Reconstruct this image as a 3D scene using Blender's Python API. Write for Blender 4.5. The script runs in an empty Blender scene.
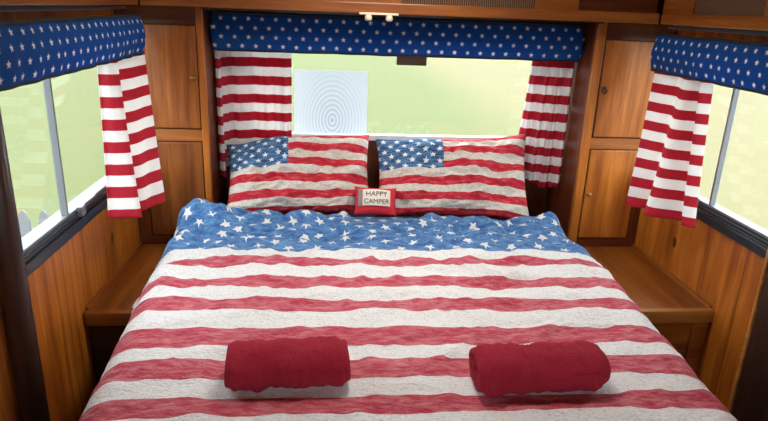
import bpy, bmesh, math, random
from mathutils import Vector, Matrix, noise
random.seed(7)
C = bpy.context.scene.collection
S = bpy.context.scene
PI = math.pi

# ------------------------------------------------------------------ camera
cam_d = bpy.data.cameras.new('camera'); cam = bpy.data.objects.new('camera', cam_d); C.objects.link(cam)
yaw, pitch, roll = 0.088, 0.3211, 0.0382
F = Vector((math.sin(yaw)*math.cos(pitch), math.cos(yaw)*math.cos(pitch), -math.sin(pitch)))
R0 = Vector((math.cos(yaw), -math.sin(yaw), 0)); U0 = R0.cross(F)
R_ = math.cos(roll)*R0 + math.sin(roll)*U0; U_ = -math.sin(roll)*R0 + math.cos(roll)*U0
m = Matrix((R_, U_, -F)).transposed().to_4x4(); m.translation = (-0.279, 0, 1.6)
cam.matrix_world = m
cam_d.sensor_width = 36; cam_d.lens = 613.8*36/768; cam_d.clip_start = 0.05; cam_d.clip_end = 500
S.camera = cam
# ------------------------------------------------------------------ world, sun, added fill light, exposure
W = bpy.data.worlds.new('world'); S.world = W; W.use_nodes = True
bg = W.node_tree.nodes['Background']; bg.inputs[0].default_value = (0.86, 0.93, 1.0, 1); bg.inputs[1].default_value = 8.5
sun_d = bpy.data.lights.new('sun', 'SUN'); sun_d.energy = 2.0; sun_d.angle = 0.05; sun_d.color = (1, .95, .86)
sun = bpy.data.objects.new('sun', sun_d); C.objects.link(sun); sun.rotation_euler = (math.radians(38), 0, math.radians(0))
def add_fill(loc, e, size, col=(1, .93, .85)):
    d = bpy.data.lights.new('bed_fill', 'AREA'); d.shape = 'DISK'; d.size = size; d.energy = e; d.color = col
    o = bpy.data.objects.new('bed_fill', d); C.objects.link(o); o.location = loc
    return o
add_fill((-.05, 1.85, 1.97), 11, .4)  # added fill light above the bed, no fitting modelled for it
S.view_settings.view_transform = 'Standard'; S.view_settings.look = 'None'
S.view_settings.exposure = 0.15; S.view_settings.gamma = 1; S.view_settings.use_curve_mapping = False

# ------------------------------------------------------------------ materials
class NT:
    def __init__(s, name):
        s.m = bpy.data.materials.new(name); s.m.use_nodes = True; s.t = s.m.node_tree; s.n = s.t.nodes
        s.n.clear(); s.out = s.n.new('ShaderNodeOutputMaterial')
    def node(s, typ, **kw):
        n = s.n.new(typ)
        for k, v in kw.items(): setattr(n, k, v)
        return n
    def put(s, sock, v):
        if v is None: return
        if isinstance(v, bpy.types.NodeSocket): s.t.links.new(v, sock)
        else: sock.default_value = v
    def math(s, op, a, b=None, c=None, clamp=False):
        n = s.node('ShaderNodeMath', operation=op, use_clamp=clamp)
        s.put(n.inputs[0], a); s.put(n.inputs[1], b)
        if c is not None: s.put(n.inputs[2], c)
        return n.outputs[0]
    def mix(s, f, a, b, blend='MIX'):
        n = s.node('ShaderNodeMix', data_type='RGBA', blend_type=blend)
        s.put(n.inputs[0], f)
        s.put(n.inputs[6], a if isinstance(a, bpy.types.NodeSocket) else (*a, 1)[:4])
        s.put(n.inputs[7], b if isinstance(b, bpy.types.NodeSocket) else (*b, 1)[:4])
        return n.outputs[2]
    def coord(s, kind='Object', scale=(1, 1, 1), rot=(0, 0, 0), loc=(0, 0, 0)):
        t = s.node('ShaderNodeTexCoord'); mp = s.node('ShaderNodeMapping')
        mp.inputs['Scale'].default_value = scale; mp.inputs['Rotation'].default_value = rot; mp.inputs['Location'].default_value = loc
        s.t.links.new(t.outputs[kind], mp.inputs[0]); return mp.outputs[0]
    def noise(s, vec, scale, detail=3, rough=.55, dist=0):
        n = s.node('ShaderNodeTexNoise'); s.put(n.inputs['Vector'], vec); n.inputs['Scale'].default_value = scale
        n.inputs['Detail'].default_value = detail; n.inputs['Roughness'].default_value = rough; n.inputs['Distortion'].default_value = dist
        return n.outputs[0]
    def ramp(s, f, stops):
        n = s.node('ShaderNodeValToRGB'); s.put(n.inputs[0], f); e = n.color_ramp.elements
        while len(e) < len(stops): e.new(.5)
        for i, (p, c) in enumerate(stops):
            e[i].position = p; e[i].color = (*c, 1) if len(c) == 3 else c
        return n.outputs[0]
    def sep(s, v):
        n = s.node('ShaderNodeSeparateXYZ'); s.put(n.inputs[0], v); return n.outputs
    def bsdf(s, col, rough=.5, spec=.5, bump=None, bstr=.3, bdist=.002, metal=0, sheen=0, transl=0, coat=0):
        b = s.node('ShaderNodeBsdfPrincipled')
        s.put(b.inputs['Base Color'], col if isinstance(col, bpy.types.NodeSocket) else (*col, 1))
        s.put(b.inputs['Roughness'], rough); b.inputs['Specular IOR Level'].default_value = spec; b.inputs['Metallic'].default_value = metal
        b.inputs['Sheen Weight'].default_value = sheen; b.inputs['Coat Weight'].default_value = coat; b.inputs['Coat Roughness'].default_value = .12
        if bump is not None:
            bn = s.node('ShaderNodeBump'); bn.inputs['Strength'].default_value = bstr; bn.inputs['Distance'].default_value = bdist
            s.put(bn.inputs['Height'], bump); s.t.links.new(bn.outputs[0], b.inputs['Normal'])
        o = b.outputs[0]
        if transl:
            tr = s.node('ShaderNodeBsdfTranslucent'); s.put(tr.inputs[0], col if isinstance(col, bpy.types.NodeSocket) else (*col, 1))
            mx = s.node('ShaderNodeMixShader'); mx.inputs[0].default_value = transl
            s.t.links.new(o, mx.inputs[1]); s.t.links.new(tr.outputs[0], mx.inputs[2]); o = mx.outputs[0]
        s.t.links.new(o, s.out.inputs[0]); return s.m

def plain(name, col, rough=.5, **k):
    return NT(name).bsdf(col, rough, **k)

def wood(name, cols, grain='z', knots=0.0, planks=None, rough=.36, scale=1.0, coat=.08):
    t = NT(name)
    st = {'x': (.9, 14, 14), 'y': (14, .9, 14), 'z': (14, 14, .9)}[grain]
    v = t.coord('Object', tuple(a*scale for a in st))
    n1 = t.noise(v, 1.3, 5, .6, .7)
    v2 = t.coord('Object', tuple(a*scale*4 for a in st))
    n2 = t.noise(v2, 1.5, 3, .6)
    big = t.noise(t.coord('Object'), 3.0, 2)
    f = t.math('ADD', t.math('MULTIPLY', n1, .72), t.math('MULTIPLY', n2, .28))
    col = t.ramp(f, [(.36, cols[0]), (.5, cols[1]), (.62, cols[2])])
    col = t.mix(t.math('MULTIPLY', t.math('SUBTRACT', big, .42, clamp=True), 1.6, clamp=True), col, cols[0])
    if knots:
        sc = {'x': (2.2, 7, 7), 'y': (2.2*1.6, 2.2, 7), 'z': (.01, 7.5, 4.4)}[grain]
        vv = t.node('ShaderNodeTexVoronoi', voronoi_dimensions='2D'); cc = t.sep(t.coord('Object', sc, loc=(.31, .17, .43)))
        cb = t.node('ShaderNodeCombineXYZ'); t.put(cb.inputs[0], cc[1]); t.put(cb.inputs[1], cc[2]); t.put(vv.inputs['Vector'], cb.outputs[0]); vv.inputs['Scale'].default_value = 1.0
        d = vv.outputs['Distance']
        cr = t.sep(vv.outputs['Color']); d = t.math('ADD', t.math('MULTIPLY', d, t.math('ADD', .75, cr[1])), t.math('MULTIPLY', t.math('LESS_THAN', cr[0], .6), 1.0))
        d2 = t.math('ADD', d, t.math('MULTIPLY', t.math('SUBTRACT', t.noise(t.coord('Object'), 30, 2), .5), .12))
        k = t.math('SUBTRACT', 1, t.math('DIVIDE', d2, knots), clamp=True)
        col = t.mix(t.math('MULTIPLY', k, 2.2, clamp=True), col, (.05, .014, .005))
    h = f
    if planks:
        ax, wd, off = planks
        c = t.sep(t.coord('Object'))[ax]
        fr = t.math('FRACT', t.math('ADD', t.math('DIVIDE', c, wd), off))
        g = t.math('LESS_THAN', t.math('ABSOLUTE', t.math('SUBTRACT', fr, .5)), .012)
        col = t.mix(t.math('MULTIPLY', g, .7), col, (.09, .03, .008))
        pl = t.math('FLOOR', t.math('ADD', t.math('DIVIDE', c, wd), off))
        rnd = t.math('FRACT', t.math('MULTIPLY', t.math('SINE', t.math('MULTIPLY', pl, 12.9)), 437.5))
        col = t.mix(t.math('MULTIPLY', rnd, .3), col, cols[0])
    return t.bsdf(col, rough, .3, bump=h, bstr=.12, bdist=.001, coat=coat)

PINE = ((.25, .062, .007), (.46, .140, .015), (.61, .22, .030))
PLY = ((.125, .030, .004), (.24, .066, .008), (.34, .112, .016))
RED = ((.060, .012, .004), (.11, .023, .007), (.16, .040, .012))
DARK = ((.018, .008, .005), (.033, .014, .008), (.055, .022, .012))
M = {}
M['pine_wall'] = wood('knotty pine panelling', PINE, 'z', knots=.17, planks=(1, .22, .35))
M['pine_x'] = wood('pine edge grain', ((.30, .12, .025), (.42, .18, .04), (.52, .25, .07)), 'x')
M['ply'] = wood('amber plywood', PLY, 'z')
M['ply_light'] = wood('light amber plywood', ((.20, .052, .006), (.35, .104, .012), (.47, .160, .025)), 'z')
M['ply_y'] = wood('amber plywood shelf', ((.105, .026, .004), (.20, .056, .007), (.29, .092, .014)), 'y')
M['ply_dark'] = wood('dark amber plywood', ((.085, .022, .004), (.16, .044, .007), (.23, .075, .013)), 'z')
M['red_z'] = wood('red brown stained wood upright', RED, 'z')
M['red_x'] = wood('red brown stained wood rail', RED, 'x')
M['rail_x'] = wood('brown varnished rail', ((.17, .046, .008), (.26, .08, .013), (.35, .125, .024)), 'x')
M['rail_y'] = wood('brown varnished side rail', ((.17, .046, .008), (.26, .08, .013), (.35, .125, .024)), 'y')
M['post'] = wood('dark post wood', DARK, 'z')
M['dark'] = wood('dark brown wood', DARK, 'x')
M['floor'] = wood('dark floor boards', DARK, 'y', planks=(0, .12, 0), rough=.5)
M['ceil'] = plain('cream ceiling board', (.62, .52, .38), .6)
M['outside'] = plain('white outer cladding', (.8, .8, .78), .5)
M['alu'] = plain('window aluminium', (.15, .16, .175), .45)
M['rubber'] = plain('black window rubber', (.012, .013, .015), .35)
M['white'] = plain('white painted sill', (.82, .82, .8), .5)
M['cream'] = plain('cream plastic', (.80, .68, .50), .4)
M['brass'] = plain('aged brass', (.35, .19, .06), .35, metal=.9)
M['iron'] = plain('blackened metal', (.03, .025, .02), .4, metal=.6)
M['block'] = wood('small brown block wood', ((.10, .04, .015), (.15, .06, .02), (.2, .085, .03)), 'x')
M['navy'] = plain('navy sheet cotton', (.012, .03, .075), .85)
M['fence'] = plain('weathered pale grey fence paint', (.12, .12, .13), .8)
M['black_trim'] = plain('black bias trim', (.008, .010, .014), .8)

def glass():
    t = NT('window glass'); tr = t.node('ShaderNodeBsdfTransparent'); tr.inputs[0].default_value = (.95, .97, .95, 1)
    gl = t.node('ShaderNodeBsdfGlossy'); gl.inputs['Roughness'].default_value = .02
    lw = t.node('ShaderNodeLayerWeight'); lw.inputs[0].default_value = .5
    fr = t.math('ADD', t.math('MULTIPLY', t.math('POWER', lw.outputs['Facing'], 5), .5), .02)
    mx = t.node('ShaderNodeMixShader'); t.put(mx.inputs[0], fr)
    t.t.links.new(tr.outputs[0], mx.inputs[1]); t.t.links.new(gl.outputs[0], mx.inputs[2]); t.t.links.new(mx.outputs[0], t.out.inputs[0])
    return t.m
M['glass'] = glass()

def lens_sheet():
    t = NT('ribbed plastic lens sheet')
    o = t.sep(t.coord('Object', loc=(-.0, 0, 0)))
    x, z = o[0], o[2]
    zz = t.math('ADD', z, .03)
    r = t.math('SQRT', t.math('ADD', t.math('MULTIPLY', x, x), t.math('MULTIPLY', t.math('MULTIPLY', zz, zz), .45)))
    w = t.math('MULTIPLY', t.math('ADD', t.math('SINE', t.math('MULTIPLY', r, 430)), 1), .5)
    amp = t.math('SUBTRACT', 1, t.math('MULTIPLY', r, 5.5), clamp=True)
    col = t.mix(t.math('MULTIPLY', w, t.math('MULTIPLY', amp, .75)), (.47, .49, .53), (.22, .25, .31))
    d = t.node('ShaderNodeBsdfTranslucent'); t.put(d.inputs[0], col)
    df = t.node('ShaderNodeBsdfDiffuse'); t.put(df.inputs[0], col)
    a = t.node('ShaderNodeMixShader'); a.inputs[0].default_value = .4
    t.t.links.new(d.outputs[0], a.inputs[1]); t.t.links.new(df.outputs[0], a.inputs[2])
    tr = t.node('ShaderNodeBsdfTransparent')
    b = t.node('ShaderNodeMixShader'); b.inputs[0].default_value = .72
    t.t.links.new(tr.outputs[0], b.inputs[1]); t.t.links.new(a.outputs[0], b.inputs[2]); t.t.links.new(b.outputs[0], t.out.inputs[0])
    return t.m
M['lens'] = lens_sheet()

def star(t, u, v, dx, dy, R, wob=None):
    """five-pointed stars in staggered rows; u, v are UV in metres"""
    row = t.math('DIVIDE', v, dy); ri = t.math('FLOOR', row)
    sh = t.math('MULTIPLY', t.math('FLOORED_MODULO', ri, 2), .5)
    cu = t.math('FRACT', t.math('ADD', t.math('DIVIDE', u, dx), sh))
    px = t.math('MULTIPLY', t.math('SUBTRACT', cu, .5), dx)
    py = t.math('MULTIPLY', t.math('SUBTRACT', t.math('FRACT', row), .5), dy)
    rho = t.math('SQRT', t.math('ADD', t.math('MULTIPLY', px, px), t.math('MULTIPLY', py, py)))
    th = t.math('ARCTAN2', px, py); sec = 2*PI/5
    if wob is not None: th = t.math('ADD', th, wob)
    a = t.math('ABSOLUTE', t.math('SUBTRACT', t.math('FLOORED_MODULO', t.math('ADD', th, sec/2+2*PI), sec), sec/2))
    qx = t.math('MULTIPLY', rho, t.math('COSINE', a)); qy = t.math('MULTIPLY', rho, t.math('SINE', a))
    r = .42*R; ddx = r*math.cos(PI/5)-R; ddy = r*math.sin(PI/5)
    cr = t.math('SUBTRACT', t.math('MULTIPLY', qy, ddx), t.math('MULTIPLY', t.math('SUBTRACT', qx, R), ddy))
    return t.math('GREATER_THAN', cr, 0)

def weave(t):
    return t.noise(t.coord('UV', (1, 1, 1)), 900, 2)

def flag_duvet():
    # UV: u metres across, v = stripe index below 0, star rows (x .055 m) above 0
    t = NT('faded flag print cotton'); uv = t.sep(t.coord('UV')); u, v = uv[0], uv[1]
    nz = t.noise(t.coord('Object'), 16, 4); v1 = t.math('ADD', v, t.math('MULTIPLY', t.math('SUBTRACT', nz, .5), .10))
    blue = t.math('GREATER_THAN', v1, 0)
    isred = t.math('GREATER_THAN', t.math('FLOORED_MODULO', v1, 2), 1)          # first stripe below the field is white
    wear = t.noise(t.coord('Object', (3, 9, 3)), 7, 6, .7)
    speck = t.noise(t.coord('Object', (5, 14, 8)), 26, 4, .75, 1.0)
    red = t.mix(t.ramp(wear, [(.42, (0, 0, 0)), (.64, (1, 1, 1))]), (.47, .030, .065), (.62, .19, .21))
    wht = t.mix(t.ramp(speck, [(.50, (0, 0, 0)), (.66, (.9, .9, .9))]), (.84, .83, .815), (.40, .39, .38))
    st = star(t, u, t.math('MULTIPLY', v, .055), .106, .055, .0235, wob=t.math('MULTIPLY', nz, 1.1))
    blu = t.mix(t.ramp(wear, [(.40, (0, 0, 0)), (.68, (1, 1, 1))]), (.030, .11, .31), (.15, .34, .60))
    blu = t.mix(t.math('MULTIPLY', st, .92), blu, (.82, .80, .75))
    col = t.mix(isred, red, wht)
    col = t.mix(blue, col, blu)
    return t.bsdf(col, .85, .25, bump=t.noise(t.coord('Object', (6, 14, 8)), 9, 4, .6), bstr=.9, bdist=.014, sheen=.1)
M['duvet'] = flag_duvet()

def flag_pillow():
    # UV: u 0..1 across, v 0..1 up
    t = NT('flag print pillow cotton'); uv = t.sep(t.coord('UV')); u, v = uv[0], uv[1]
    nz = t.noise(t.coord('UV'), 9, 3); v1 = t.math('ADD', v, t.math('MULTIPLY', t.math('SUBTRACT', nz, .5), .015))
    can = t.math('MULTIPLY', t.math('LESS_THAN', u, .43), t.math('GREATER_THAN', v1, 6/11))
    isred = t.math('LESS_THAN', t.math('FLOORED_MODULO', t.math('MULTIPLY', v1, 11), 2), 1)
    wear = t.noise(t.coord('UV', (4, 9, 1)), 3.5, 6, .7)
    speck = t.noise(t.coord('UV', (5, 12, 1)), 10, 5, .75, 1.0)
    red = t.mix(t.ramp(wear, [(.48, (0, 0, 0)), (.7, (1, 1, 1))]), (.46, .014, .03), (.62, .12, .13))
    wht = t.mix(t.ramp(speck, [(.45, (0, 0, 0)), (.68, (1, 1, 1))]), (.70, .655, .58), (.30, .27, .235))
    st = star(t, t.math('MULTIPLY', u, .62), t.math('MULTIPLY', v, .40), .056, .030, .0145)
    blu = t.mix(t.ramp(wear, [(.38, (0, 0, 0)), (.66, (1, 1, 1))]), (.010, .034, .11), (.12, .28, .50))
    blu = t.mix(t.math('MULTIPLY', st, .9), blu, (.82, .82, .80))
    col = t.mix(isred, wht, red); col = t.mix(can, col, blu)
    return t.bsdf(col, .85, .25, bump=t.noise(t.coord('UV', (5, 9, 1)), 5, 4), bstr=.6, bdist=.010)
M['pillow'] = flag_pillow()

def stripes():
    t = NT('red and white striped curtain cotton'); uv = t.sep(t.coord('UV')); v = uv[1]
    isred = t.math('LESS_THAN', t.math('FLOORED_MODULO', t.math('DIVIDE', v, .0432), 2), 1)
    n = t.noise(t.coord('Object'), 40, 3)
    red = t.mix(n, (.42, .012, .03), (.52, .022, .045)); wht = t.mix(n, (.78, .76, .74), (.85, .84, .83))
    return t.bsdf(t.mix(isred, wht, red), .8, .25, bump=weave(t), bstr=.1, bdist=.0005, transl=.38)
M['stripes'] = stripes()

def starcloth():
    t = NT('blue star print cotton'); uv = t.sep(t.coord('UV')); u, v = uv[0], uv[1]
    st = star(t, u, v, .057, .0365, .0112)
    n = t.noise(t.coord('Object'), 30, 3)
    col = t.mix(n, (.009, .078, .32), (.013, .108, .41))
    return t.bsdf(t.mix(st, col, (.92, .92, .90)), .8, .25, bump=weave(t), bstr=.1, bdist=.0005, transl=.45)
M['starcloth'] = starcloth()

def terry():
    t = NT('crimson terry towelling')
    n = t.noise(t.coord('Object'), 230, 3, .7); big = t.noise(t.coord('Object'), 14, 3)
    col = t.mix(big, (.28, .005, .020), (.45, .011, .038)); col = t.mix(t.math('MULTIPLY', n, .55), col, (.68, .055, .095))
    return t.bsdf(col, .95, .1, bump=n, bstr=1.0, bdist=.012, sheen=.03)
M['terry'] = terry()

def reed():
    t = NT('ribbed tambour panel'); c = t.sep(t.coord('Object'))
    s = t.math('MULTIPLY', t.math('ADD', t.math('SINE', t.math('MULTIPLY', t.math('ADD', c[0], c[1]), 2*PI/.0085)), 1), .5)
    col = t.mix(s, (.02, .012, .008), (.19, .10, .05))
    return t.bsdf(col, .6, .3, bump=s, bstr=.6, bdist=.003)
M['reed'] = reed()

def lawn():
    t = NT('short summer grass'); P = t.coord('Object'); c = t.sep(P)
    a = t.noise(P, .35, 4); b = t.noise(t.coord('Object', (1, 2.2, 1)), 3.2, 5, .7); f = t.noise(P, 25, 3, .7)
    g = t.mix(a, (.070, .086, .034), (.090, .101, .046)); g = t.mix(t.math('MULTIPLY', b, .65), g, (.112, .102, .054))
    g = t.mix(t.math('MULTIPLY', f, .5), g, (.050, .062, .024))
    sand = t.math('MULTIPLY', t.math('SUBTRACT', c[0], 2.6), .5, clamp=True)
    s = t.mix(b, (.108, .090, .048), (.132, .114, .068))
    return t.bsdf(t.mix(t.math('MULTIPLY', sand, .8), g, s), .95, .05, bump=f, bstr=.4, bdist=.02)
M['lawn'] = lawn()

# ------------------------------------------------------------------ helpers
def nb(): return bmesh.new()
def box(bm, x0, x1, y0, y1, z0, z1, bev=0.0, seg=2):
    vs = [bm.verts.new((x, y, z)) for z in (z0, z1) for y in (y0, y1) for x in (x0, x1)]
    fs = [bm.faces.new([vs[i] for i in q]) for q in ((0, 2, 3, 1), (4, 5, 7, 6), (0, 1, 5, 4), (2, 6, 7, 3), (0, 4, 6, 2), (1, 3, 7, 5))]
    if bev:
        ed = list({e for f in fs for e in f.edges})
        bmesh.ops.bevel(bm, geom=ed, offset=bev, segments=seg, affect='EDGES', profile=.6)
    return bm
def tube(bm, pts, r, n=10, caps=True):
    pts = [Vector(p) for p in pts]; rings = []
    for i, p in enumerate(pts):
        d = (pts[min(i+1, len(pts)-1)]-pts[max(i-1, 0)]).normalized()
        a = d.orthogonal().normalized(); b = d.cross(a)
        rr = r[i] if isinstance(r, (list, tuple)) else r
        rings.append([bm.verts.new(p+a*rr*math.cos(2*PI*k/n)+b*rr*math.sin(2*PI*k/n)) for k in range(n)])
    for i in range(len(rings)-1):
        for k in range(n):
            bm.faces.new((rings[i][k], rings[i][(k+1) % n], rings[i+1][(k+1) % n], rings[i+1][k]))
    if caps: bm.faces.new(rings[0][::-1]); bm.faces.new(rings[-1])
    return bm
def lathe(bm, prof, c, axis='y', n=16):
    """prof: list of (radius, distance along axis)"""
    rings = []
    for r, d in prof:
        ring = []
        for k in range(n):
            a = 2*PI*k/n; p = {'y': (r*math.cos(a), d, r*math.sin(a)), 'z': (r*math.cos(a), r*math.sin(a), d), 'x': (d, r*math.cos(a), r*math.sin(a))}[axis]
            ring.append(bm.verts.new((c[0]+p[0], c[1]+p[1], c[2]+p[2])))
        rings.append(ring)
    for i in range(len(rings)-1):
        for k in range(n): bm.faces.new((rings[i][k], rings[i][(k+1) % n], rings[i+1][(k+1) % n], rings[i+1][k]))
    bm.faces.new(rings[0][::-1]); bm.faces.new(rings[-1]); return bm
def grid(bm, nu, nv, fn, uvf):
    """sheet of nu x nv quads; fn(i/nu, j/nv) -> point, uvf -> uv"""
    uvl = bm.loops.layers.uv.verify()
    vs = [[bm.verts.new(fn(i/nu, j/nv)) for j in range(nv+1)] for i in range(nu+1)]
    for i in range(nu):
        for j in range(nv):
            f = bm.faces.new((vs[i][j], vs[i+1][j], vs[i+1][j+1], vs[i][j+1]))
            for l, (a, b) in zip(f.loops, ((i, j), (i+1, j), (i+1, j+1), (i, j+1))): l[uvl].uv = uvf(a/nu, b/nv)
            f.smooth = True
    return vs
def origin(o):
    v = Vector((0, 0, 0))
    while o is not None: v += o.location; o = o.parent
    return v
def obj(name, bm, mat, parent=None, loc=None, smooth=False, solid=0, recalc=True):
    """links ONE mesh object; the mesh is given in place coordinates"""
    o = bpy.data.objects.new(name, None) if bm is None else None
    me = bpy.data.meshes.new(name)
    L = origin(parent) if parent is not None else Vector((0, 0, 0))
    base = Vector(loc) if loc is not None else Vector((0, 0, 0))
    bmesh.ops.translate(bm, verts=bm.verts, vec=-(base if parent is None else (base if loc is not None else L)))
    if recalc: bmesh.ops.recalc_face_normals(bm, faces=bm.faces)
    if smooth:
        for f in bm.faces: f.smooth = True
    bm.to_mesh(me); bm.free(); me.materials.append(mat)
    o = bpy.data.objects.new(name, me); C.objects.link(o)
    if parent is not None:
        o.parent = parent
        if loc is not None: o.location = base-L
    else: o.location = base
    if solid:
        s = o.modifiers.new('thickness', 'SOLIDIFY'); s.thickness = solid; s.offset = 0
    return o
def tag(o, label, cat, group=None):
    o['label'] = label; o['category'] = cat
    if group: o['group'] = group
    return o
def thing(name, label, cat, loc=(0, 0, 0), group=None):
    o = bpy.data.objects.new(name, None); C.objects.link(o); o.location = loc; o.empty_display_size = .05
    return tag(o, label, cat, group)
def struct(o, label=None):
    o['kind'] = 'structure'
    if label: o['label'] = label
    return o
def fbm(x, y, z=0, o=3):
    s = 0; a = 1
    for k in range(o): s += a*noise.noise((x*2**k, y*2**k, z+k*7.3)); a *= .5
    return s
def sm(a, b, x):
    t = max(0, min(1, (x-a)/(b-a))); return t*t*(3-2*t)
def interp(x, xs, ys):
    if x <= xs[0]: return ys[0]+(x-xs[0])*(ys[1]-ys[0])/(xs[1]-xs[0])
    for i in range(len(xs)-1):
        if x <= xs[i+1]: return ys[i]+(x-xs[i])*(ys[i+1]-ys[i])/(xs[i+1]-xs[i])
    return ys[-1]+(x-xs[-1])*(ys[-1]-ys[-2])/(xs[-1]-xs[-2])
def catmull(P, t):
    n = len(P)-1; i = min(int(t*n), n-1); f = t*n-i
    p = [Vector(P[max(0, min(n, i+k))]) for k in (-1, 0, 1, 2)]
    return .5*((2*p[1])+(p[2]-p[0])*f+(2*p[0]-5*p[1]+4*p[2]-p[3])*f*f+(-p[0]+3*p[1]-3*p[2]+p[3])*f**3)

# ------------------------------------------------------------------ the setting
HW = 1.1; YB = 2.86; YF = -1.6; ZC = 2.02; T = .05
struct(obj('floor', box(nb(), -HW-T, HW+T, YF-T, YB+T, -.06, 0), M['floor']), 'dark floor of the caravan')
struct(obj('ceiling', box(nb(), -HW-T, HW+T, YF-T, YB+T, ZC, ZC+.05), M['ceil']), 'caravan ceiling')
def wall_with_openings(name, x0, x1, ops, mat, label):
    """side wall: ops is a list of (y0, y1, z0, z1)"""
    bm = nb(); y = YF-T
    for (a, b, c, d) in ops:
        box(bm, x0, x1, y, a, 0, ZC); box(bm, x0, x1, a, b, 0, c); box(bm, x0, x1, a, b, d, ZC); y = b
    box(bm, x0, x1, y, YB+T, 0, ZC)
    return struct(obj(name, bm, mat), label)
WZ0, WZ1 = .90, 1.53
LW = (1.47, 2.50, WZ0, WZ1); RW = (1.66, 2.50, WZ0, WZ1); FWN = (-.9, -.1, 1.15, WZ1)
wall_with_openings('wall_left', -HW-T, -HW, [FWN, LW], M['pine_wall'], 'orange pine wall under the left window')
wall_with_openings('wall_right', HW, HW+T, [FWN, RW], M['pine_wall'], 'knotty pine plank wall under the right window')
RX = .70; RZ0, RZ1 = 1.0, 1.53
bm = nb(); box(bm, -HW, -RX, YB, YB+T, 0, ZC); box(bm, RX, HW, YB, YB+T, 0, ZC); box(bm, -RX, RX, YB, YB+T, 0, RZ0); box(bm, -RX, RX, YB, YB+T, RZ1, ZC)
struct(obj('wall_back', bm, M['red_z']), 'red brown wall behind the bed head')
bm = nb(); box(bm, -HW, -.85, YF-T, YF, 0, ZC); box(bm, .85, HW, YF-T, YF, 0, ZC); box(bm, -.85, .85, YF-T, YF, 0, 1.1); box(bm, -.85, .85, YF-T, YF, 1.55, ZC)
struct(obj('wall_front', bm, M['pine_wall']), 'pine wall at the other end of the caravan')
bm = nb(); box(bm, -80, 80, -60, 120, -.86, -.80)
struct(obj('lawn', bm, M['lawn']), 'sunlit grass outside the windows')

def side_window(name, s, y0, y1, ym, label):
    x = s*HW
    w = bpy.data.objects.new(name, None); C.objects.link(w); w.location = (x, (y0+y1)/2, WZ0); struct(w, label)
    def bx(bm, xa, xb, *a, **k): return box(bm, min(x+s*xa, x+s*xb), max(x+s*xa, x+s*xb), *a, **k)
    bm = nb()
    bx(bm, -.012, .012, y0, y1, WZ0+.022, WZ0+.056, bev=.003); bx(bm, .0, .04, y0, y1, WZ1-.02, WZ1)
    bx(bm, .0, .04, y0, y0+.02, WZ0+.056, WZ1-.02); bx(bm, .0, .04, y1-.02, y1, WZ0+.056, WZ1-.02)
    obj('frame', bm, M['alu'], w)
    bm = nb(); bx(bm, -.022, .03, y0, y1, WZ0-.012, WZ0+.022, bev=.004); bx(bm, .0125, .05, y0, y1, WZ0+.0225, WZ0+.045); bx(bm, -.016, -.0125, y0, y1, WZ0+.028, WZ0+.036); bx(bm, -.016, -.0125, y0, y1, WZ0+.042, WZ0+.049)
    obj('rubber_seal', bm, M['rubber'], w)
    bm = nb(); bx(bm, -.012, .008, ym-.012, ym-.003, WZ0+.056, WZ1-.02, bev=.002); bx(bm, -.002, .014, ym+.003, ym+.013, WZ0+.056, WZ1-.02, bev=.002)
    bx(bm, -.002, .012, ym-.004, ym+.004, WZ0+.056, WZ1-.02)
    obj('mullion', bm, M['alu'], w)
    bm = nb(); bx(bm, .004, .008, y0+.02, ym-.004, WZ0+.056, WZ1-.02); obj('pane', bm, M['glass'], w)
    bm = nb(); bx(bm, .014, .018, ym+.004, y1-.02, WZ0+.056, WZ1-.02); obj('pane', bm, M['glass'], w)
    bm = nb(); bx(bm, -.03, -.012, ym+.05, ym+.085, WZ0+.030, WZ0+.062, bev=.004); bx(bm, -.022, -.012, ym+.085, ym+.2, WZ0+.05, WZ0+.06, bev=.003)
    obj('latch', bm, M['alu'], w)
side_window('window_1', -1, LW[0], LW[1], 1.86, 'left sliding window with grey aluminium frame')
side_window('window_3', 1, RW[0], RW[1], 2.038, 'right sliding window with grey aluminium frame')
w = bpy.data.objects.new('window_2', None); C.objects.link(w); w.location = (0, YB, RZ0); struct(w, 'wide rear window behind the pillows')
bm = nb(); box(bm, -RX, RX, YB-.012, YB+.03, RZ0-.004, RZ0+.022, bev=.003); box(bm, -RX, RX, YB, YB+.03, RZ1-.02, RZ1); box(bm, -RX, -RX+.02, YB, YB+.03, RZ0+.022, RZ1-.02); box(bm, RX-.02, RX, YB, YB+.03, RZ0+.022, RZ1-.02)
obj('frame', bm, M['white'], w)
bm = nb(); box(bm, -RX+.02, RX-.02, YB+.008, YB+.012, RZ0+.022, RZ1-.02); obj('pane', bm, M['glass'], w)

# posts of the partition the photographer stands behind
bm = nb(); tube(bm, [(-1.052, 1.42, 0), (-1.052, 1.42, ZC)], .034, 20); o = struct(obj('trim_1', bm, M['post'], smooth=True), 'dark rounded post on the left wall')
bm = nb(); box(bm, -1.1, -1.075, YF, 1.40, 0, WZ0-.03); struct(obj('trim_2', bm, M['ply']), 'brown panel beside the left post')
t1 = struct(obj('trim_3', box(nb(), 1.035, 1.1, 1.47, 1.62, 0, ZC, bev=.012), M['post']), 'dark post on the right wall with a pale edge')
obj('edging', box(nb(), 1.030, 1.1, 1.618, 1.628, 0, ZC, bev=.002), M['pine_x'], t1)

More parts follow.
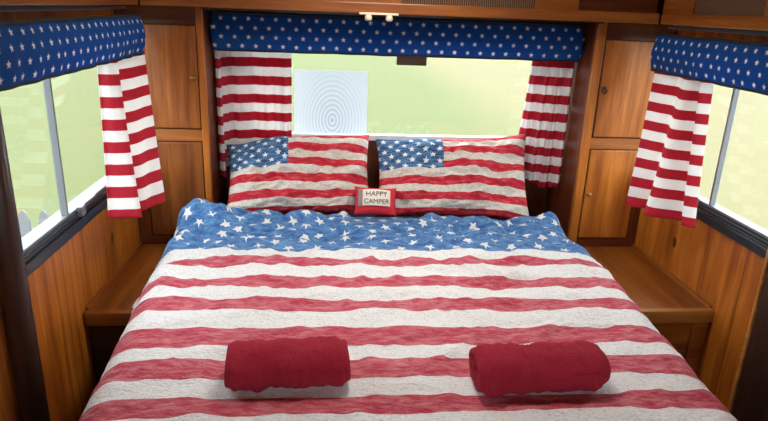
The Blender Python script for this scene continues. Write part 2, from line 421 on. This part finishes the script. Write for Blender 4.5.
# ------------------------------------------------------------------ corner cabinets
YC = 2.519; ZS = .6
def cabinet(s, xd0, xd1, label, knob):
    """s: side, xd0 door edge next to the window, xd1 door edge next to the wall"""
    xi = s*.785
    c = thing('corner_cabinet', label, 'cabinet', (s*.94, 2.68, 0), 'tall cabinets flanking the rear window')
    def bx(bm, a, b, *r, **k): return box(bm, min(a, b), max(a, b), *r, **k)
    bm = nb(); bx(bm, xi, xi+s*.018, YC+.02, YB-.001, 0, 1.80); bx(bm, xi+s*.018, s*1.099, YC+.03, YB-.001, 0, 1.80)
    obj('carcass', bm, M['red_z'], c)
    bm = nb(); bx(bm, xi, s*.822 if s > 0 else -.812, YC-.004, YC+.02, ZS, 1.80, bev=.004)
    obj('stile', bm, M['ply_light'], c)
    xf0 = s*.822 if s > 0 else -.812
    bm = nb(); bx(bm, xf0, s*1.099, YC, YC+.02, 1.506, 1.80); obj('top_rail', bm, M['red_x'], c)
    bm = nb(); bx(bm, xf0, s*1.099, YC, YC+.02, 1.049, 1.097); obj('middle_rail', bm, M['rail_x'], c)
    bm = nb(); bx(bm, xf0, s*1.099, YC, YC+.02, ZS, .637); obj('bottom_rail', bm, M['red_x'], c)
    bm = nb(); bx(bm, xd1+s*.004, s*1.099, YC, YC+.02, .637, 1.506); obj('stile', bm, M['red_z'], c)
    def door(z0, z1, mat):
        bm = nb(); bx(bm, xd0, xd1, YC-.006, YC+.012, z0, z1, bev=.004)
        return obj('door', bm, mat, c)
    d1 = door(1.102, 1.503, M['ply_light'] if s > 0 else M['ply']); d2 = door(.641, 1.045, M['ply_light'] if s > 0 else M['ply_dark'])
    kx = xd0+s*.018
    def knob_round(p, d):
        bm = lathe(nb(), [(.009, 0), (.009, -.003), (.004, -.005), (.004, -.011), (.009, -.015), (.010, -.019), (.006, -.023)], (p[0], YC-.006, p[1]), 'y', 14)
        obj('knob', bm, M['brass'], d, smooth=True)
    if s > 0:
        bm = nb(); tube(bm, [(kx+.011*math.cos(a), YC-.011, 1.298+.011*math.sin(a)) for a in [2*PI*k/14 for k in range(15)]], .003, 8, caps=False)
        box(bm, kx-.006, kx+.006, YC-.013, YC-.006, 1.306, 1.315)
        obj('ring_pull', bm, M['iron'], d1, smooth=True)
        knob_round((kx-.002, .848), d2)
    else:
        knob_round((-.832, 1.305), d1); 
    return c
cabinet(-1, -.815, -1.04, 'tall amber wooden cabinet left of the rear window', 0)
cabinet(1, .828, 1.05, 'tall amber wooden cabinet right of the rear window, ring pull on upper door', 0)
# rear window head board and side lining between the cabinets
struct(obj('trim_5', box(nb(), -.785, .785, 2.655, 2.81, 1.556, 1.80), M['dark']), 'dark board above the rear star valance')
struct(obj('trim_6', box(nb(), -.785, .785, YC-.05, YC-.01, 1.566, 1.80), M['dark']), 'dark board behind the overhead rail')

# overhead cabinets
oc = thing('overhead_cabinet', 'overhead cabinet across the rear wall with ribbed dark panels', 'cabinet', (0, 2.44, 1.572), 'overhead cabinets')
obj('bottom_rail', box(nb(), -.99, .99, 2.43, 2.465, 1.572, 1.612, bev=.004), M['rail_x'], oc)
obj('bottom_board', box(nb(), -1.098, 1.098, 2.466, 2.515, 1.578, 1.59), M['dark'], oc)
for x0, x1 in ((-.99, -.03), (.49, .66), (.985, .989)):
    if x1-x0 > .01: obj('stile', box(nb(), x0, x1, 2.434, 2.46, 1.612, 1.80), M['rail_x'], oc)
obj('ribbed_panel', box(nb(), -.03, .49, 2.444, 2.455, 1.612, 1.80), M['reed'], oc)
obj('dark_panel', box(nb(), .66, .98, 2.444, 2.455, 1.612, 1.80), M['red_x'], oc)
def side_over(s, label):
    o = thing('overhead_cabinet', label, 'cabinet', (s*1.05, 1.9, 1.572), 'overhead cabinets')
    def bx(bm, a, b, *r, **k): return box(bm, min(a, b), max(a, b), *r, **k)
    bm = nb(); bx(bm, s*.995, s*1.025, 1.0, 2.43, 1.572, 1.612, bev=.004); obj('bottom_rail', bm, M['rail_y'], o)
    bm = nb(); bx(bm, s*1.026, s*1.098, 1.0, 2.465, 1.578, 1.59); obj('bottom_board', bm, M['dark'], o)
    for y0, y1 in ((2.22, 2.43), (1.70, 1.83), (1.0, 1.1)):
        bm = nb(); bx(bm, s*.998, s*1.02, y0, y1, 1.612, 1.80); obj('stile', bm, M['rail_y'], o)
    for y0, y1 in ((1.83, 2.22), (1.1, 1.70)):
        bm = nb(); bx(bm, s*1.006, s*1.018, y0, y1, 1.612, 1.80); obj('ribbed_panel', bm, M['reed'], o)
side_over(1, 'overhead cabinet above the right window with ribbed panels')
side_over(-1, 'overhead cabinet above the left window, only its rail in view')

# ------------------------------------------------------------------ bedside benches
def bench(s, x_in, label):
    b = thing('bedside_bench', label, 'bench', (s*1.0, 2.2, 0), 'box benches on both sides of the bed')
    def bx(bm, a, c, *r, **k): return box(bm, min(a, c), max(a, c), *r, **k)
    bm = nb(); bx(bm, x_in, s*1.099, 1.905, 2.512, .578, ZS); obj('top', bm, M['ply_y'], b)
    bm = nb(); bx(bm, x_in, s*1.099, 1.885, 1.91, .553, ZS+.003, bev=.006); obj('lip', bm, M['pine_x'] if s > 0 else M['rail_x'], b)
    bm = nb(); bx(bm, x_in, s*1.099, 1.915, 1.93, .0, .578); obj('front_panel', bm, M['rail_x'] if s > 0 else M['dark'], b)
    if s > 0:
        bm = nb(); bx(bm, 1.04, 1.099, 1.905, 1.915, 0, .553, bev=.002); bx(bm, x_in, 1.04, 1.905, 1.915, .515, .553, bev=.002)
        obj('face_frame', bm, M['rail_x'], b)
        bm = nb(); bx(bm, .80, .955, 1.903, 1.914, .16, .49, bev=.004); obj('door', bm, M['rail_x'], b)
    bm = nb(); bx(bm, s*1.088, s*1.0995, 1.91, 2.515, ZS, ZS+.010); obj('wall_bead', bm, M['rail_y'], b)
bench(-1, -.80, 'amber box bench between the bed and the left wall')
bench(1, .72, 'amber box bench between the bed and the right wall, red brown front')

# ------------------------------------------------------------------ bed
bed = thing('bed', 'wide built-in bed under the flag duvet', 'bed', (-.08, 1.8, 0))
obj('base', box(nb(), -.76, .62, .86, 2.75, 0, .40, bev=.01), M['dark'], bed)
bm = nb(); box(bm, -.775, .63,      .84, 2.78, .40, .668, bev=.05, seg=4)
obj('mattress', bm, M['navy'], bed, smooth=True)

YS = [2.118, 2.046, 1.977, 1.889, 1.809, 1.731, 1.652, 1.551, 1.451, 1.386, 1.303, 1.225, 1.159]
YSX = list(reversed(YS)); IDX = [-12+i for i in range(13)]
FLATS = [(-.382, 1.312, .17, .085, .722), (.226, 1.285, .185, .085, .722), (-.10, 2.42, .10, .05, .748)]
def duvet_point(i, j):
    """i across 0..1, j from foot 0 to head 1; returns point and cloth coordinates"""
    # along the bed
    drop = .34; rr = .085
    b_len = 1.80+drop
    b = -drop + j*b_len                      # <0 hanging at the foot
    y_foot = .80
    if b < -rr*.57: yy, zb = y_foot-.0+0, -(rr+(-b-rr*.57))
    elif b < rr: 
        a = (rr-b)/(rr*1.57)*PI/2; yy, zb = y_foot+rr-rr*math.sin(a), -rr*(1-math.cos(a))
    else: yy, zb = y_foot+b, 0
    xl = -.847-.073*(yy-1.15)+.03*sm(2.1, 2.5, yy); xr = .698+.060*(yy-1.15)-.055*sm(2.05, 2.5, yy)
    wd = xr-xl; side = .30
    tot = wd+2*side
    a0 = -side+i*tot                          # 0..wd is the top
    def edge(d):                             # d: distance inwards from the corner of cloth, negative = hanging
        if d < -rr*.57: return 0-.02*sm(0, .3, -d), -(rr+(-d-rr*.57))
        if d < rr:
            q = (rr-d)/(rr*1.57)*PI/2; return rr-rr*math.sin(q), -rr*(1-math.cos(q))
        return d, 0
    if a0 < wd/2: dx, za = edge(a0); xx = xl+dx
    else: dx, za = edge(wd-a0); xx = xr-dx
    # the head end is cut back in front of the cabinets
    z = .726+min(za, zb)
    top = sm(-.10, -.0, za)*sm(-.1, 0, zb)
    # quilt puff and wrinkles
    head = sm(1.95, 2.5, yy)
    flat = .55+.6*sm(1.55, 2.1, yy)
    z += top*(.012*fbm(xx*2.3, yy*2.1, 3, 2))*flat
    wr = abs(noise.noise((xx*3.2+yy*2.6, yy*6.5-xx*1.5, 5)))
    wr2 = abs(noise.noise((xx*7-yy*4, yy*13+xx*3, 9)))
    wr3 = abs(noise.noise((xx*11+yy*9, yy*19-xx*7, 21)))
    c1 = (1-abs(noise.noise((xx*2.6+yy*2.2+.15*noise.noise((xx*6, yy*6, 1)), yy*5.2-xx*2.6, 31))))**7
    c2 = (1-abs(noise.noise((xx*6-yy*5, yy*9+xx*2+.2*noise.noise((xx*9, yy*9, 2)), 37))))**6
    z += top*flat*(.016*(.28-wr)+.013*(.28-wr2)+.012*(.28-wr3)+.011*c1+.010*c2-.007)
    z += top*head*(.024*fbm(xx*6.5+.6*math.sin(yy*9), yy*6, 11, 3))
    # crumple in front of the pillows
    ridge = sm(2.38, 2.54, yy)
    z += top*ridge*(.006*math.sin(xx*21+7*noise.noise((xx*2.3, yy*3, 1)))+.013*noise.noise((xx*9, yy*14, 2))+.028)
    # bunched corner at the left of the head
    z += .062*math.exp(-((xx+.83)/.17)**2-((yy-2.52)/.10)**2)*(.7+.6*noise.noise((xx*22, yy*22, 4)))*sm(-.2, 0, za)
    z -= .012*sm(.45, .9, abs((i-.5)*2))*top
    # cloth hanging at the sides swells outwards
    if za < -.02:
        sgn = -1 if a0 < wd/2 else 1
        xx += sgn*(.018*fbm(yy*3.5, z*3, 2 if sgn < 0 else 8, 2)+.008)*sm(-.02, -.15, za)
    if yy > 1.80 and z < .612: z = z+(.612+.004*math.sin(yy*40)-z)*sm(1.80, 1.88, yy)
    if yy > 2.2:
        k = max(1-sm(-.82, -.76, xx), sm(.60, .74, xx)); lim = 2.445+.045*k
        yy = 2.2+(yy-2.2)*(lim-2.2)/.40
    for cx, cy, hx, hy, zf in FLATS:
        f = (1-sm(hx, hx+.04, abs(xx-cx)))*(1-sm(hy, hy+.03, abs(yy-cy))); z = z+(zf-z)*f
    return Vector((xx, yy, z)), a0, y_foot+b
NU, NV = 250, 250
def dfn(i, j): return duvet_point(i, j)[0]
def duv(i, j):
    _, a, b = duvet_point(i, j)
    if b > YS[0]: return (a, (b-YS[0])/.055)
    return (a, interp(b, YSX, IDX))
bm = nb(); grid(bm, NU, NV, dfn, duv)
o = obj('duvet', bm, M['duvet'], loc=(-.08, 1.7, .70), solid=.012)
tag(o, 'wrinkled flag print duvet with blue star field and red white stripes, spread over the bed', 'duvet')

# ------------------------------------------------------------------ pillows
def pillow_mesh(w, h, th, seed, n=64, corner=(0, 0, 0, 0)):
    wk = th/.08 if n > 30 else .05
    bm = nb(); uvl = bm.loops.layers.uv.verify(); sides = []
    for sd in (1, -1):
        vs = []
        for i in range(n+1):
            row = []
            for j in range(n+1):
                s = -1+2*i/n; t = -1+2*j/n
                # pinched corners
                px = s*(1-.055*(1-t*t)*abs(s)**3); py = t*(1-.10*(1-s*s)*abs(t)**3)
                prof = max(0, (1-abs(s)**2.6)*(1-abs(t)**2.3))**.55
                wr = fbm(s*2.2+seed, t*2.2, seed, 3)*.040+.040*abs(noise.noise((s*5+t*4+seed, t*6-s*3, seed)))
                fold = .030*math.sin(9*(s*.8-t)+2*seed)*sm(.1, .9, s)*prof
                z = sd*(th*prof*(1+.2*s*t) ) + ((wr*prof+fold)*wk if sd > 0 else 0)
                drop = h*(corner[0]*sm(.2, 1, -s)*sm(-.2, 1, t)+corner[1]*sm(.2, 1, s)*sm(-.2, 1, t)+corner[2]*sm(.3, 1, -s)*sm(.2, 1, -t)+corner[3]*sm(.3, 1, s)*sm(.2, 1, -t))
                row.append(Vector((px*w/2, py*h/2+drop, z)))
            vs.append(row)
        sides.append(vs)
    def V(sd): 
        return [[bm.verts.new(p) for p in row] for row in sides[sd]]
    A = V(0); B = V(1)
    for sd, G in ((0, A), (1, B)):
        for i in range(n):
            for j in range(n):
                q = (G[i][j], G[i+1][j], G[i+1][j+1], G[i][j+1]); ab = ((i, j), (i+1, j), (i+1, j+1), (i, j+1))
                if sd: q = q[::-1]; ab = ab[::-1]
                f = bm.faces.new(q); f.smooth = True
                for l, (a, b) in zip(f.loops, ab): l[uvl].uv = (a/n, b/n)
    bmesh.ops.remove_doubles(bm, verts=bm.verts, dist=1e-4)
    return bm
def place(bm, c, tilt, rz, ry=0):
    """mesh lies in XY facing +Z; stand it up facing -Y, leaning back by tilt, spun rz about Z"""
    mt = Matrix.Translation(c) @ Matrix.Rotation(rz, 4, 'Z') @ Matrix.Rotation(PI/2-tilt, 4, 'X') @ Matrix.Rotation(ry, 4, 'Z')
    bmesh.ops.transform(bm, matrix=mt, verts=bm.verts); return mt
bm = pillow_mesh(.63, .395, .082, 1.3, 64, (-.13, -.02, 0, .03)); place(bm, (-.425, 2.612, .886), math.radians(33), math.radians(2), math.radians(1))
tag(obj('pillow', bm, M['pillow'], loc=(-.415, 2.625, .77)), 'flag print pillow leaning at the left of the rear window', 'pillow', 'pair of flag print pillows')
bm = pillow_mesh(.69, .395, .078, 4.1, 64, (-.05, .05, .02, -.03)); place(bm, (.252, 2.612, .886), math.radians(33), math.radians(-2), math.radians(0))
tag(obj('pillow', bm, M['pillow'], loc=(.245, 2.615, .77)), 'flag print pillow leaning at the right, beside the right rear curtain', 'pillow', 'pair of flag print pillows')

M['cushion'] = plain('bright red cushion cotton', (.55, .012, .025), .8)
M['patch'] = plain('cream printed cushion patch', (.74, .69, .58), .8)
M['ink'] = plain('dark printed lettering', (.06, .05, .05), .8)
M['greyband'] = plain('grey cushion end band', (.22, .22, .21), .8)
cu = thing('cushion', 'small red cushion with a cream lettered patch between the two pillows', 'cushion', (-.10, 2.47, .77))
bm = pillow_mesh(.178, .125, .030, 2.2, 20); mt = place(bm, (-.10, 2.452, .822), math.radians(35), math.radians(3), math.radians(-3))
obj('cover', bm, M['cushion'], cu)
def onface(name, w0, w1, h0, h1, zz, mat, par):
    bm = nb(); box(bm, w0, w1, h0, h1, zz, zz+.0015); bmesh.ops.transform(bm, matrix=mt, verts=bm.verts); return obj(name, bm, mat, par)
bm = nb(); vs = grid(bm, 14, 10, lambda i, j: Vector((-.058+.116*i, -.030+.070*j, .0400-.009*(2*i-1)**2-.004*(2*j-1)**2)), lambda i, j: (i, j)); bmesh.ops.transform(bm, matrix=mt, verts=bm.verts)
pt = obj('patch', bm, M['patch'], cu, solid=.002); pt['label'] = 'cream patch with dark lettering'
bm = nb(); grid(bm, 4, 10, lambda i, j: Vector((-.075+.014*i, -.034+.076*j, .0285+.006*i-.004*(2*j-1)**2)), lambda i, j: (i, j)); bmesh.ops.transform(bm, matrix=mt, verts=bm.verts)
obj('end_band', bm, M['greyband'], cu, solid=.002)
for txt, yy, sz in (('HAPPY', .010, .030), ('CAMPER', -.022, .028)):
    cd = bpy.data.curves.new('lettering', 'FONT'); cd.body = txt; cd.size = sz; cd.align_x = 'CENTER'; cd.extrude = .0006; cd.space_character = 1.0
    tmp = bpy.data.objects.new('lettering_curve', cd); C.objects.link(tmp); bpy.context.view_layer.update()
    me = bpy.data.meshes.new_from_object(tmp.evaluated_get(bpy.context.evaluated_depsgraph_get()))
    bpy.data.objects.remove(tmp); me.materials.clear(); me.materials.append(M['ink'])
    o = bpy.data.objects.new('lettering', me); C.objects.link(o)
    o.parent = pt; o.matrix_parent_inverse = Matrix.Identity(4)
    o.matrix_local = Matrix.Translation(-origin(pt)) @ mt @ Matrix.Translation((0, yy, .0405))

# ------------------------------------------------------------------ rolled towels
def towel(c, L, ry, rz, seed, label, turn=0.0):
    bm = nb(); turns = 3.2; n = 220; nl = 90
    prof = []
    for k in range(n+1):
        th = turns*2*PI*k/n; r = 1-.25*(turns*k/n)/1.0*.95
        prof.append((th, max(.14, r)))
    tk = .20
    def P(th, r, x):
        a = -th-PI*.62+turn; yy = .080*r*math.cos(a); zz = .056*r*math.sin(a)
        return yy, zz
    rows = []
    for side in (0, 1):
        rr = []
        for k, (th, r) in enumerate(prof):
            line = []
            for q in range(nl+1):
                x = (q/nl-.5)
                # each layer ends a little differently
                Lk = L*(1+.012*math.sin(th*1.3+seed)) - .012*(1-r)
                rd = r-(tk if side else 0)
                if not side and th < 2*PI: rd += .10*fbm(x*5+seed, th*.9, seed, 3)-.07*math.exp(-((x+.10+.05*math.sin(th*1.5+seed))/.035)**2)*(.5+.5*math.sin(th+seed))+.06*fbm(x*14+seed, th*1.5, seed+5, 2)+.025*fbm(x*60, th*9, seed+9, 2)
                endr = 1-.20*sm(.40, .5, abs(x))**2-.05*math.exp(-((abs(x)-.455)/.008)**2)
                yy, zz = P(th, rd*endr, x)
                p = Vector((x*Lk, yy*(1-.08*x), zz))
                if zz < -.043: p.z = -.043+(zz+.043)*.2
                line.append(bm.verts.new(p))
            rr.append(line)
        rows.append(rr)
    for k in range(n):
        for q in range(nl):
            bm.faces.new((rows[0][k][q], rows[0][k+1][q], rows[0][k+1][q+1], rows[0][k][q+1]))
            bm.faces.new((rows[1][k][q], rows[1][k][q+1], rows[1][k+1][q+1], rows[1][k+1][q]))
        for q in (0, nl):
            f = (rows[0][k][q], rows[1][k][q], rows[1][k+1][q], rows[0][k+1][q]); bm.faces.new(f if q else f[::-1])
    for k in (0, n):
        for q in range(nl):
            f = (rows[0][k][q], rows[0][k][q+1], rows[1][k][q+1], rows[1][k][q]); bm.faces.new(f if k else f[::-1])
    bmesh.ops.transform(bm, matrix=Matrix.Translation(c) @ Matrix.Rotation(rz, 4, 'Z') @ Matrix.Rotation(ry, 4, 'Y'), verts=bm.verts)
    dz = .7290-min(v.co.z for v in bm.verts); bmesh.ops.translate(bm, verts=bm.verts, vec=(0, 0, dz))
    o = obj('rolled_towel', bm, M['terry'], loc=(c[0], c[1], c[2]-.05), smooth=True)
    return tag(o, label, 'towel', 'rolled crimson towels on the bed')
towel((-.382, 1.308, .771), .290, 0, math.radians(4), 1.0, 'smaller left crimson towel rolled up on the flag duvet')
towel((.226, 1.277, .771), .322, 0, math.radians(3), 5.0, 'longer right crimson towel rolled up on the flag duvet', .25)

# ------------------------------------------------------------------ curtains
def curtain(top, bot, z0, z1, label, nf, amp, ph=0, zb=None, vo=0.0, st=.035):
    """top and bottom plans as XY control points; zb: optional bottom heights along the width"""
    bm = nb(); nu, nv = 150, 50
    def fn(i, j):
        a = catmull([(*p, 0) for p in bot], i); b = catmull([(*p, 0) for p in top], i)
        k = min(1, j/.84)**.8
        p = a.lerp(b, k)
        d = catmull([(*p_, 0) for p_ in top], min(1, i+.01))-catmull([(*p_, 0) for p_ in top], max(0, i-.01)); nrm = Vector((-d.y, d.x, 0)).normalized()
        p += nrm*amp*(.35+.65*(1-.5*j))*(math.sin(2*PI*nf*i+ph+.5*math.sin(3*j))+.45*math.sin(2*PI*nf*2.3*i+1.3*ph))
        zl = z0 if zb is None else catmull([(z, 0, 0) for z in zb], i).x
        p.z = zl+(z1-zl)*j
        return p
    def uv(i, j): 
        return (i*.6, (vo+fn(i, j).z-z0)*.0432/st)
    grid(bm, nu, nv, fn, uv)
    c = Vector((sum(p[0] for p in bot)/len(bot), sum(p[1] for p in bot)/len(bot), z0))
    o = obj('curtain', bm, M['stripes'], loc=c, solid=.0015)
    return tag(o, label, 'curtain', 'short red and white striped curtains')
ZT = 1.556
curtain([(-1.03, 2.06), (-1.0, 2.066), (-.982, 2.08), (-.99, 2.12), (-1.02, 2.17), (-1.01, 2.28), (-.99, 2.40), (-.985, 2.44)],
        [(-1.0, 1.93), (-.96, 1.942), (-.914, 1.952), (-.918, 1.975), (-.945, 2.005), (-.925, 2.03), (-.90, 2.075), (-.862, 2.13)], .915, 1.47, 'striped curtain at the left window, hanging beside the left cabinet', 2.2, .006, .3, vo=.009)
curtain([(1.045, 2.085), (1.005, 2.10), (1.04, 2.13), (1.005, 2.16), (1.0, 2.19), (1.02, 2.25), (1.01, 2.30), (1.0, 2.36), (.995, 2.40)],
        [(.992, 1.942), (.955, 1.962), (.982, 1.995), (.93, 2.04), (.880, 2.07), (.895, 2.11), (.926, 2.145), (.89, 2.17), (.863, 2.195)], .90, 1.47, 'striped curtain at the right window, hanging over the right cabinet', 2.2, .006, 1.0, vo=.004)
curtain([(-.776, 2.67), (-.758, 2.675), (-.75, 2.76), (-.70, 2.785), (-.61, 2.80), (-.54, 2.79), (-.465, 2.79)],
        [(-.776, 2.67), (-.758, 2.675), (-.75, 2.76), (-.70, 2.785), (-.61, 2.80), (-.54, 2.79), (-.47, 2.79)], .86, ZT, 'striped curtain at the left end of the rear window', 5, .009, .4, vo=.0118, st=.040)
curtain([(.605, 2.755), (.66, 2.72), (.72, 2.70), (.774, 2.69)],
        [(.565, 2.79), (.635, 2.735), (.70, 2.70), (.774, 2.68)], .85, ZT, 'striped curtain at the right end of the rear window', 4, .010, .9, zb=(.89, .845, .82, .83), vo=-.040, st=.040)

# ------------------------------------------------------------------ star valances
def valance(path, z0, z1, label, ks, seed):
    """pleated band along a plan path"""
    v = thing('valance', label, 'valance', (path[len(path)//2][0], path[len(path)//2][1], z0), 'blue star print valances')
    pts = [Vector((*p, 0)) for p in path]; ln = [0]
    for a, b in zip(pts, pts[1:]): ln.append(ln[-1]+(b-a).length)
    Lt = ln[-1]
    def at(s):
        for k in range(len(ln)-1):
            if s <= ln[k+1] or k == len(ln)-2:
                f = (s-ln[k])/(ln[k+1]-ln[k]); d = (pts[k+1]-pts[k]).normalized(); return pts[k].lerp(pts[k+1], f), Vector((d.y, -d.x, 0))
    nu = int(Lt/.006)
    def fn(i, j):
        p, nr = at(i*Lt)
        w = .004*noise.noise((i*Lt*14, seed, j*.6))+.003*math.sin(i*Lt*55+seed)*(1-j)
        puff = .012*math.sin(PI*min(1, j*1.05))
        p = p+nr*(w+puff); p.z = z0+(z1-z0)*j+.002*noise.noise((i*Lt*9, seed, 3)); return p
    bm = nb(); grid(bm, nu, 14, fn, lambda i, j: (i*Lt*ks, (z1-z0)*j*ks-.002)); obj('band', bm, M['starcloth'], v, solid=.004)
    bm = nb(); tube(bm, [fn(i/nu, 0) for i in range(0, nu+1, 3)], .0045, 8); obj('lower_piping', bm, M['black_trim'], v, smooth=True)
    bm = nb(); tube(bm, [fn(i/nu, 1)+Vector((0, 0, .004)) for i in range(0, nu+1, 3)], .006, 8); obj('upper_piping', bm, M['black_trim'], v, smooth=True)
    return v
valance([(-.768, 2.65), (-.768, 2.628), (.768, 2.628), (.768, 2.65)], 1.407, 1.549, 'long blue star valance across the top of the rear window', 1.04, 1)
valance([(-1.099, 1.1), (-.965, 1.1), (-.965, 2.335)], 1.408, 1.534, 'blue star valance above the left window', 1.17, 4)
valance([(.975, 2.39), (.975, 1.1), (1.099, 1.1)], 1.399, 1.530, 'blue star valance above the right window', 1.14, 8)

# rods the valances hang from
for s, lab in ((1, 'silver curtain rail above the right star valance'), (-1, 'silver curtain rail above the left star valance')):
    bm = nb(); box(bm, min(s*1.05, s*1.07), max(s*1.05, s*1.07), 1.1, 2.47, 1.556, 1.568, bev=.003)
    tag(obj('curtain_rail', bm, M['alu'], loc=(s*1.06, 1.8, 1.54)), lab, 'curtain rail', 'curtain rails')
lk = thing('catch', 'cream double catch fixed to the rail above the rear valance', 'catch', (-.115, 2.43, 1.55))
obj('plate', box(nb(), -.187, -.038, 2.420, 2.432, 1.568, 1.5755, bev=.002), M['cream'], lk)
for x in (-.152, -.073):
    bm = lathe(nb(), [(.009, .022), (.012, .018), (.014, .009), (.012, .002), (.008, 0)], (x, 2.426, 1.546), 'z', 14); obj('knob', bm, M['cream'], lk, smooth=True)
bk = obj('wooden_block', box(nb(), .0, .135, 2.80, 2.84, 1.352, 1.42, bev=.004), M['block'], loc=(.07, 2.82, 1.352))
tag(bk, 'small brown wooden block below the rear star valance', 'block')
bm = nb(); box(bm, -.46, -.125, YB-.018, YB-.014, 1.025, 1.315, bev=.001)
tag(obj('lens_sheet', bm, M['lens'], loc=(-.285, YB-.016, 1.12)), 'clear ribbed plastic lens sheet on the rear window glass', 'lens sheet')

# ------------------------------------------------------------------ outside
pf = thing('picket_fence', 'pale grey picket fence outside the left window', 'fence', (-3.2, 4.12, -.80))
for k in range(26):
    x = -2.37+.135*(7-k); bm = nb(); w = .036
    if x > -1.55: continue
    pr = [(-w, -.8), (w, -.8), (w, .13), (w*.55, .185), (0, .205), (-w*.55, .185), (-w, .13)]
    a = [bm.verts.new((x+p, 4.10, q)) for p, q in pr]; b = [bm.verts.new((x+p, 4.12, q)) for p, q in pr]
    bm.faces.new(a); bm.faces.new(b[::-1])
    for i in range(len(pr)): bm.faces.new((a[i], b[i], b[(i+1) % len(pr)], a[(i+1) % len(pr)]))
    obj('picket', bm, M['fence'], pf)
for z in (-.02, -.6): obj('rail', box(nb(), -4.9, -1.5, 4.121, 4.15, z, z+.08), M['fence'], pf)
